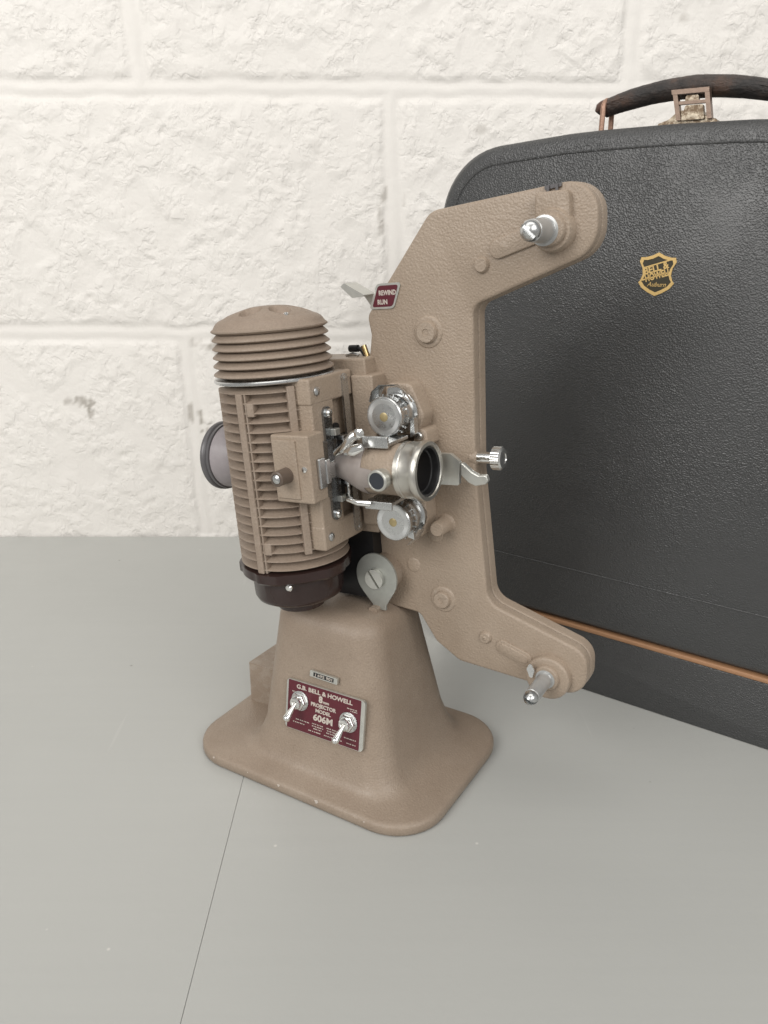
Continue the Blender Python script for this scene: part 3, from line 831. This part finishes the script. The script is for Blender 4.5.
# film gate: upright steel plate facing the lens, with pads, clamps and screws
def xprism(mb, poly_yz, x0, x1, inset=0, rise=0):
    """polygon in the yz plane pushed along x (near face x1)"""
    R = Matrix(((0, -1, 0, 0), (1, 0, 0, 0), (0, 0, 1, 0), (0, 0, 0, 1)))
    mb.prism(poly_yz, -x1, -x0, R, inset, rise)
GX = .42
for z0, z1 in ((12.35, 8.4), (3.95, 6.3)):
    st_ = MB(); xprism(st_, pill(-1.95, z0, -1.95, z1, .26), .28, GX); st_.build('strap', M['steel'], gho, bevel=.04)
g = MB(); xprism(g, pill(-3.85, 5.3, -3.85, 10.8, .36), .28, GX)
xprism(g, rpoly([(-4.35, 6.3, .1), (-3.45, 6.3, .1), (-3.45, 9.4, .1), (-4.35, 9.4, .1)]), .28, GX+.14)
go = g.build('film_gate', M['gate_steel'], proj, HM, bevel=.04)
ht = MB()
xprism(ht, pill(-3.15, 6.0, -3.15, 9.9, .26), .28, GX+.0)
xprism(ht, rpoly([(-2.95, 6.5, .1), (-1.5, 6.5, .1), (-1.5, 9.3, .1), (-2.95, 9.3, .1)]), -.2, GX-.05)
ht.build('gate_rail', M['black'], go, bevel=.04)
for z in (9.75, 6.1): MB().box(GX-.02, GX+.32, -3.75, -3.3, z-.18, z+.18).build('gate_pad', M['nickel'], go, bevel=.04)
for y, z in ((-2.9, 8.9), (-2.95, 9.35), (-3.0, 6.9)): MB().box(GX, GX+.4, y-.25, y+.25, z-.12, z+.12).build('gate_clamp', M['steel'], go, bevel=.04)
for z in (10.8, 5.3): MB().lathe([(.25, 0), (.25, .14), (.17, .22), (.001, .24)], (GX, -3.85, z), 'x', 16).build('gate_screw', M['chrome'], go)
hk = MB().box(.80, 1.02, -5.8, -5.25, 7.2, 8.8); hk.box(.5, 1.08, -5.3, -4.9, 7.35, 8.65); hk.box(.5, .95, -4.95, -4.3, 7.5, 8.4)
hk.build('gate_handle', M['steel'], go, bevel=.07)
MB().tube([(1.0, -3.4, 9.35), (1.0, -3.4, 6.2)], .08, 8).build('pressure_pin', M['chrome'], go)
MB().tube([(.6, -3.0, 6.15), (1.0, -3.4, 6.15), (1.3, -3.7, 6.15)], .1, 8).build('pressure_pin', M['chrome'], go)

# --- lens
LZ = 7.87
cone = MB().lathe([(.42, .45), (.62, .5), (.80, 1.1), (1.1, 1.75), (1.32, 2.25), (1.38, 2.5), (1.38, 2.75)], (0, LY, LZ), 'x', 48)
mt = cone.build('lens_mount', M['paint_smooth'], proj, HM)
def tongue(deg, w0, ln):
    v = []; f = []; k = 9; m_ = 8
    for i in range(m_+1):
        x = 2.6 + ln*i/m_; half = w0*(1-.55*(i/m_)**2)
        for j in range(k+1):
            a = math.radians(deg + half*(2*j/k-1)); v.append((x, LY + 1.385*math.sin(a), LZ + 1.385*math.cos(a)))
    for i in range(m_):
        for j in range(k): f.append((i*(k+1)+j, i*(k+1)+j+1, (i+1)*(k+1)+j+1, (i+1)*(k+1)+j))
    return v, f
tg = MB(); tg.add(*tongue(-100, 24, 1.5)); tg.build('mount_tongue', M['paint_smooth'], mt)
br = MB().lathe([(1.30, 2.6), (1.35, 2.65), (1.35, 4.75), (1.28, 4.8)], (0, LY, LZ), 'x', 56)
br.prism(rpoly([(2.7, 7.0, .2), (4.5, 7.0, .2), (4.5, 8.8, .2), (2.7, 8.8, .2)]), -3.3, -.1)
bro = br.build('lens_barrel', M['paint_arm'], proj, HM, sharp=45)
def knurl(a, h): return 1 + .006*math.cos(60*a)
rg = MB().lathe([(1.2, 4.6), (1.40, 4.65), (1.47, 4.70), (1.47, 4.92), (1.43, 4.96), (1.43, 5.02), (1.47, 5.06), (1.47, 5.5), (1.51, 5.6), (1.55, 5.75), (1.55, 5.95), (1.5, 6.03), (1.31, 6.03), (1.26, 5.95), (1.20, 5.5)], (0, LY, LZ), 'x', 120, cap=False)
rgo = rg.build('lens_ring', metal('worn_nickel_ring', (.66, .64, .59), .33), proj, HM, sharp=35)
MB().lathe([(1.27, 5.97), (1.18, 5.9), (1.12, 5.6), (1.05, 5.55), (1.02, 5.2), (.95, 4.9), (.93, 4.0)], (0, LY, LZ), 'x', 56, cap=False).build('inner_rings', M['black'], rgo)
MB().lathe([(1.0, 4.25), (.8, 4.42), (.5, 4.53), (.2, 4.58), (.001, 4.59)], (0, LY, LZ), 'x', 40).build('front_glass', M['glass'], rgo, sharp=60)
kb = MB().lathe([(.5, 1.2), (.5, 1.6), (.56, 1.62), (.56, 1.95), (.5, 2.0), (.44, 2.0), (.42, 1.97)], (4.1, LY, LZ-.12), '-y', 32)
kbo = kb.build('lens_knob', M['nickel'], proj, HM)
MB().lathe([(.43, 1.9), (.43, 1.985)], (4.1, LY, LZ-.12), '-y', 28).build('knob_face', plain('blue_black_knob_face', (.03, .035, .045), .3), kbo)
# clamp arms over the barrel
for pts, rr, fl_ in (([(.9, -4.2, 8.75), (1.7, -4.5, 9.15), (2.2, -4.4, 9.7), (2.6, -4.1, 9.95)], [.2, .24, .26, .26], (.55, 1)),
                     ([(1.9, -4.75, 8.95), (2.5, -4.85, 9.1), (3.0, -4.75, 9.3)], [.16, .28, .2], (.5, 1)),
                     ([(1.6, -4.5, 6.35), (2.3, -4.55, 6.25), (3.0, -4.4, 6.2)], [.1, .17, .17], (.6, 1))):
    arm_ = MB().tube(pts, rr, 12, flat=fl_).build('clamp_arm', M['chrome'], proj, HM, sharp=50)
MB().lathe([(.28, .1), (.28, .3), (.18, .36)], (2.55, -4.1, 9.85), '-y', 16).build('clamp_screw', M['chrome'], proj, HM, sharp=50)
sh_ = MB().box(2.75, 4.25, -4.3, -2.2, 9.22, 9.42); sh_.box(2.75, 4.25, -4.35, -4.15, 9.15, 9.75)
sh_.build('film_shoe', M['steel'], proj, HM, bevel=.05)
sh_ = MB().box(2.5, 4.15, -4.2, -2.2, 6.08, 6.28); sh_.box(2.5, 4.15, -4.25, -4.1, 5.85, 6.3)
sh_.build('film_shoe', M['steel'], proj, HM, bevel=.05)

# --- sprockets
def sprocket(x, z, up):
    root = MB()
    if up > 0:
        root.prism(rpoly([(x-.9, z-1.3, .3), (x+1.0, z-1.3, .3), (x+1.45, z-.2, .5), (x+.75, z+1.5, .45), (x-.8, z+1.5, .4)]), -1.15, .05, inset=.12, rise=.12)
    else:
        root.prism(rpoly([(x-.6, z-1.35, .4), (x+.75, z-1.35, .4), (x+1.15, z-.3, .4), (x+1.1, z+1.3, .3), (x-.6, z+1.3, .3)]), -1.15, .05, inset=.12, rise=.12)
    h = root.build('sprocket_housing', M['paint_arm'], proj, HM, sharp=45)
    r = 1.03
    s = MB().lathe([(.9, 1.0), (1.15, 1.05), (1.15, 1.3), (1.0, 1.36), (1.0, 1.75), (r+.02, 1.8), (r+.02, 2.0), (1.02, 2.06), (1.02, 2.3), (r+.02, 2.35), (r+.02, 2.75), (r-.03, 2.82), (r-.12, 2.82)], (x, 0, z), '-y', 64)
    teeth = MB()
    so = s.build('sprocket', M['steel'], h, sharp=35)
    for k in range(20):
        a = 2*PI*k/20; R = Matrix.Translation((x, -2.18, z)) @ Matrix.Rotation(a, 4, 'Y')
        teeth.box(1.0, 1.14, -.05, .05, -.035, .035, R)
    teeth.build('teeth', M['steel'], so, flat=True)
    fr_ = MB().lathe([(r-.1, 2.8), (r-.1, 2.83), (.26, 2.80), (.25, 2.72)], (x, 0, z), '-y', 64)
    fr_.build('spun_face', M['spun'], so, sharp=60)
    MB().lathe([(.25, 2.7), (.24, 2.83), (.17, 2.86), (.001, 2.86)], (x, 0, z), '-y', 20).build('hub_pin', M['olive'], so)
    # film guide: bent wire-like sheet round the sprocket
    gd = MB(); z2 = z + up*1.05
    pts = [(x-1.0, -2.0, z+up*.6), (x-.85, -2.0, z+up*1.15), (x-.5, -1.95, z+up*1.5), (x+.35, -1.9, z+up*1.52), (x+.75, -1.8, z+up*1.2), (x+1.1, -1.7, z+up*.6)]
    if up > 0: gd.tube(pts, [.10, .11, .12, .12, .11, .10], 10, flat=(3.2, .45))
    else: gd.tube(pts[-3:], [.10, .11, .10], 10, flat=(3.2, .45))
    if up > 0:
        gd.prism(rpoly([(x-.45, z+.7, .1), (x+.5, z+.7, .1), (x+.5, z+1.35, .2), (x-.4, z+1.35, .2)]), -1.6, -1.45)
        gd.prism([(x+.95, z-1.25), (x+1.25, z-1.05), (x+1.25, z-.2), (x+1.05, z-.25)], -1.9, -1.5)
    else:
        gd.prism([(x+.55, z-.95), (x+.95, z-1.05), (x+.9, z-.3), (x+.7, z-.3)], -2.3, -2.1)
    gd.build('film_guide', M['steel'], h, sharp=50)
    return h
sprocket(3.22, 10.45, 1); sprocket(3.27, 4.72, -1)
# small lug with a screw, and a cast stub
lg = MB().prism(rpoly([(3.9, 8.6, .2), (4.9, 8.6, .2), (4.8, 9.55, .3), (4.2, 9.55, .3)]), -1.3, .1, inset=.1, rise=.1).build('stop_lug', M['paint_arm'], plate, sharp=45)
MB().lathe([(.22, 1.25), (.22, 1.5), (.16, 1.55), (.001, 1.56)], (4.45, 0, 9.2), '-y', 16).build('lug_screw', M['steel'], lg)
MB().lathe([(.62, -.05), (.5, .08), (.45, .2), (.43, 1.1), (.36, 1.2)], (5.0, 0, 3.95), '-y', 28).build('cast_stub', M['paint_arm'], plate, sharp=45)

# focus / release lever and thumb screw
lev = MB().prism(rpoly([(5.2, 6.6, .1), (6.6, 6.62, .12), (6.72, 7.9, .2), (6.2, 8.3, .2), (5.2, 8.3, .1)]), -1.35, -1.1)
lo = lev.build('release_lever', M['nickel'], proj, HM, bevel=.04)
tl = rpoly([(6.35, 7.45, .1), (6.35, 8.2, .1), (7.0, 7.65, .3), (7.35, 7.48, .2), (7.8, 7.52, .15), (7.9, 7.2, .15), (7.72, 7.0, .15), (7.15, 6.88, .2), (6.75, 7.05, .2)])
MB().prism([(x+.42, z-.22) for x, z in tl], -1.45, -1.15, inset=.08, rise=.08).build('lever_tail', M['nickel'], lo, bevel=.03)
ts = MB().lathe([(.42, 6.75), (.42, 7.05), (.36, 7.12)], (-.12, .35, 7.76), 'x', 24).build('screw_boss', M['paint_arm'], plate)
th = MB().lathe([(.32, 7.0), (.32, 7.95), (.5, 7.97), (.62, 8.03), (.62, 8.5), (.52, 8.58), (.3, 8.6), (.26, 8.56)], (-.12, .35, 7.76), 'x', 144, rfun=lambda a, h: 1+(.012*math.cos(36*a) if h > 8 and h < 8.55 else 0))
th.build('thumb_screw', M['chrome'], proj, HM)

# terminal on top of the gear case
tm = MB().lathe([(.2, 0), (.2, .55), (.14, .6)], (-.1, .4, 13.65), '-x', 20)
tmo = tm.build('terminal_cap', M['black'], proj, HM)
MB().tube([(-.15, .4, 13.65), (.15, .35, 13.6), (.35, .35, 13.35), (.45, .3, 13.2)], [.12, .15, .16, .2], 10).build('terminal_post', M['black'], tmo)
b2 = MB().lathe([(.16, 0), (.16, .7)], (.55, .3, 13.15), Matrix.Rotation(math.radians(-18), 4, 'Y'), 16); b2.build('brass_bush', M['brass'], tmo)
MB().tube([(-.75, .1, 13.3), (-.3, .1, 13.38), (.1, .1, 13.3)], [.06, .1, .06], 8).build('wire_tag', M['steel'], tmo)

# ------------------------------------------------------------------ lights
w = bpy.data.worlds.new('World'); scn.world = w; w.use_nodes = True
nt = w.node_tree; bg = nt.nodes['Background']
tc = N(nt, 'ShaderNodeTexCoord'); sx = N(nt, 'ShaderNodeSeparateXYZ'); nt.links.new(tc.outputs['Generated'], sx.inputs[0])
r = ramp(nt, sx.outputs['Z'], [(0.0, (0.30, 0.29, 0.27)), (0.5, (0.56, 0.55, 0.53)), (1.0, (0.36, 0.355, 0.35))])
mr = N(nt, 'ShaderNodeMapRange'); mr.inputs[1].default_value = -1; mr.inputs[2].default_value = 1
nt.links.new(sx.outputs['Z'], mr.inputs[0]); nt.links.new(mr.outputs[0], r.inputs['Fac'])
nt.links.new(r.outputs['Color'], bg.inputs['Color']); bg.inputs['Strength'].default_value = 0.72

def area(name, loc, target, sx_, sy_, power, col):
    l = bpy.data.lights.new(name, 'AREA'); l.shape = 'RECTANGLE'; l.size = sx_; l.size_y = sy_; l.energy = power; l.color = col
    o = bpy.data.objects.new(name, l); COL.objects.link(o); o.location = loc
    d = Vector(target) - Vector(loc); o.rotation_euler = d.to_track_quat('-Z', 'Y').to_euler()
    return o
area('ceiling_panel', (-.1, .05, 1.9), (.0, .6, 0.1), 1.8, .7, 8.5, (1, .965, .915))
area('window_light', (-1.4, -1.1, 1.38), (0.1, .5, .2), 1.4, 1.1, 31, (1, .98, .95))
area('window_light', (.9, -1.25, 1.35), (0.0, .6, .2), 1.4, 1.1, 21, (1, .98, .95))

# ------------------------------------------------------------------ camera
cam = bpy.data.cameras.new('camera'); co_ = bpy.data.objects.new('camera', cam); COL.objects.link(co_)
cam.sensor_fit = 'VERTICAL'; cam.sensor_height = 24; cam.lens = 800/1024*24
co_.location = (0, 0, .322); co_.rotation_euler = (math.radians(90-19.5), 0, 0)
cam.clip_start = .02; cam.clip_end = 50
cam.dof.use_dof = True; cam.dof.focus_distance = .44; cam.dof.aperture_fstop = 20
scn.camera = co_
scn.view_settings.view_transform = 'Standard'; scn.view_settings.look = 'None'
scn.view_settings.exposure = 0; scn.view_settings.gamma = 1
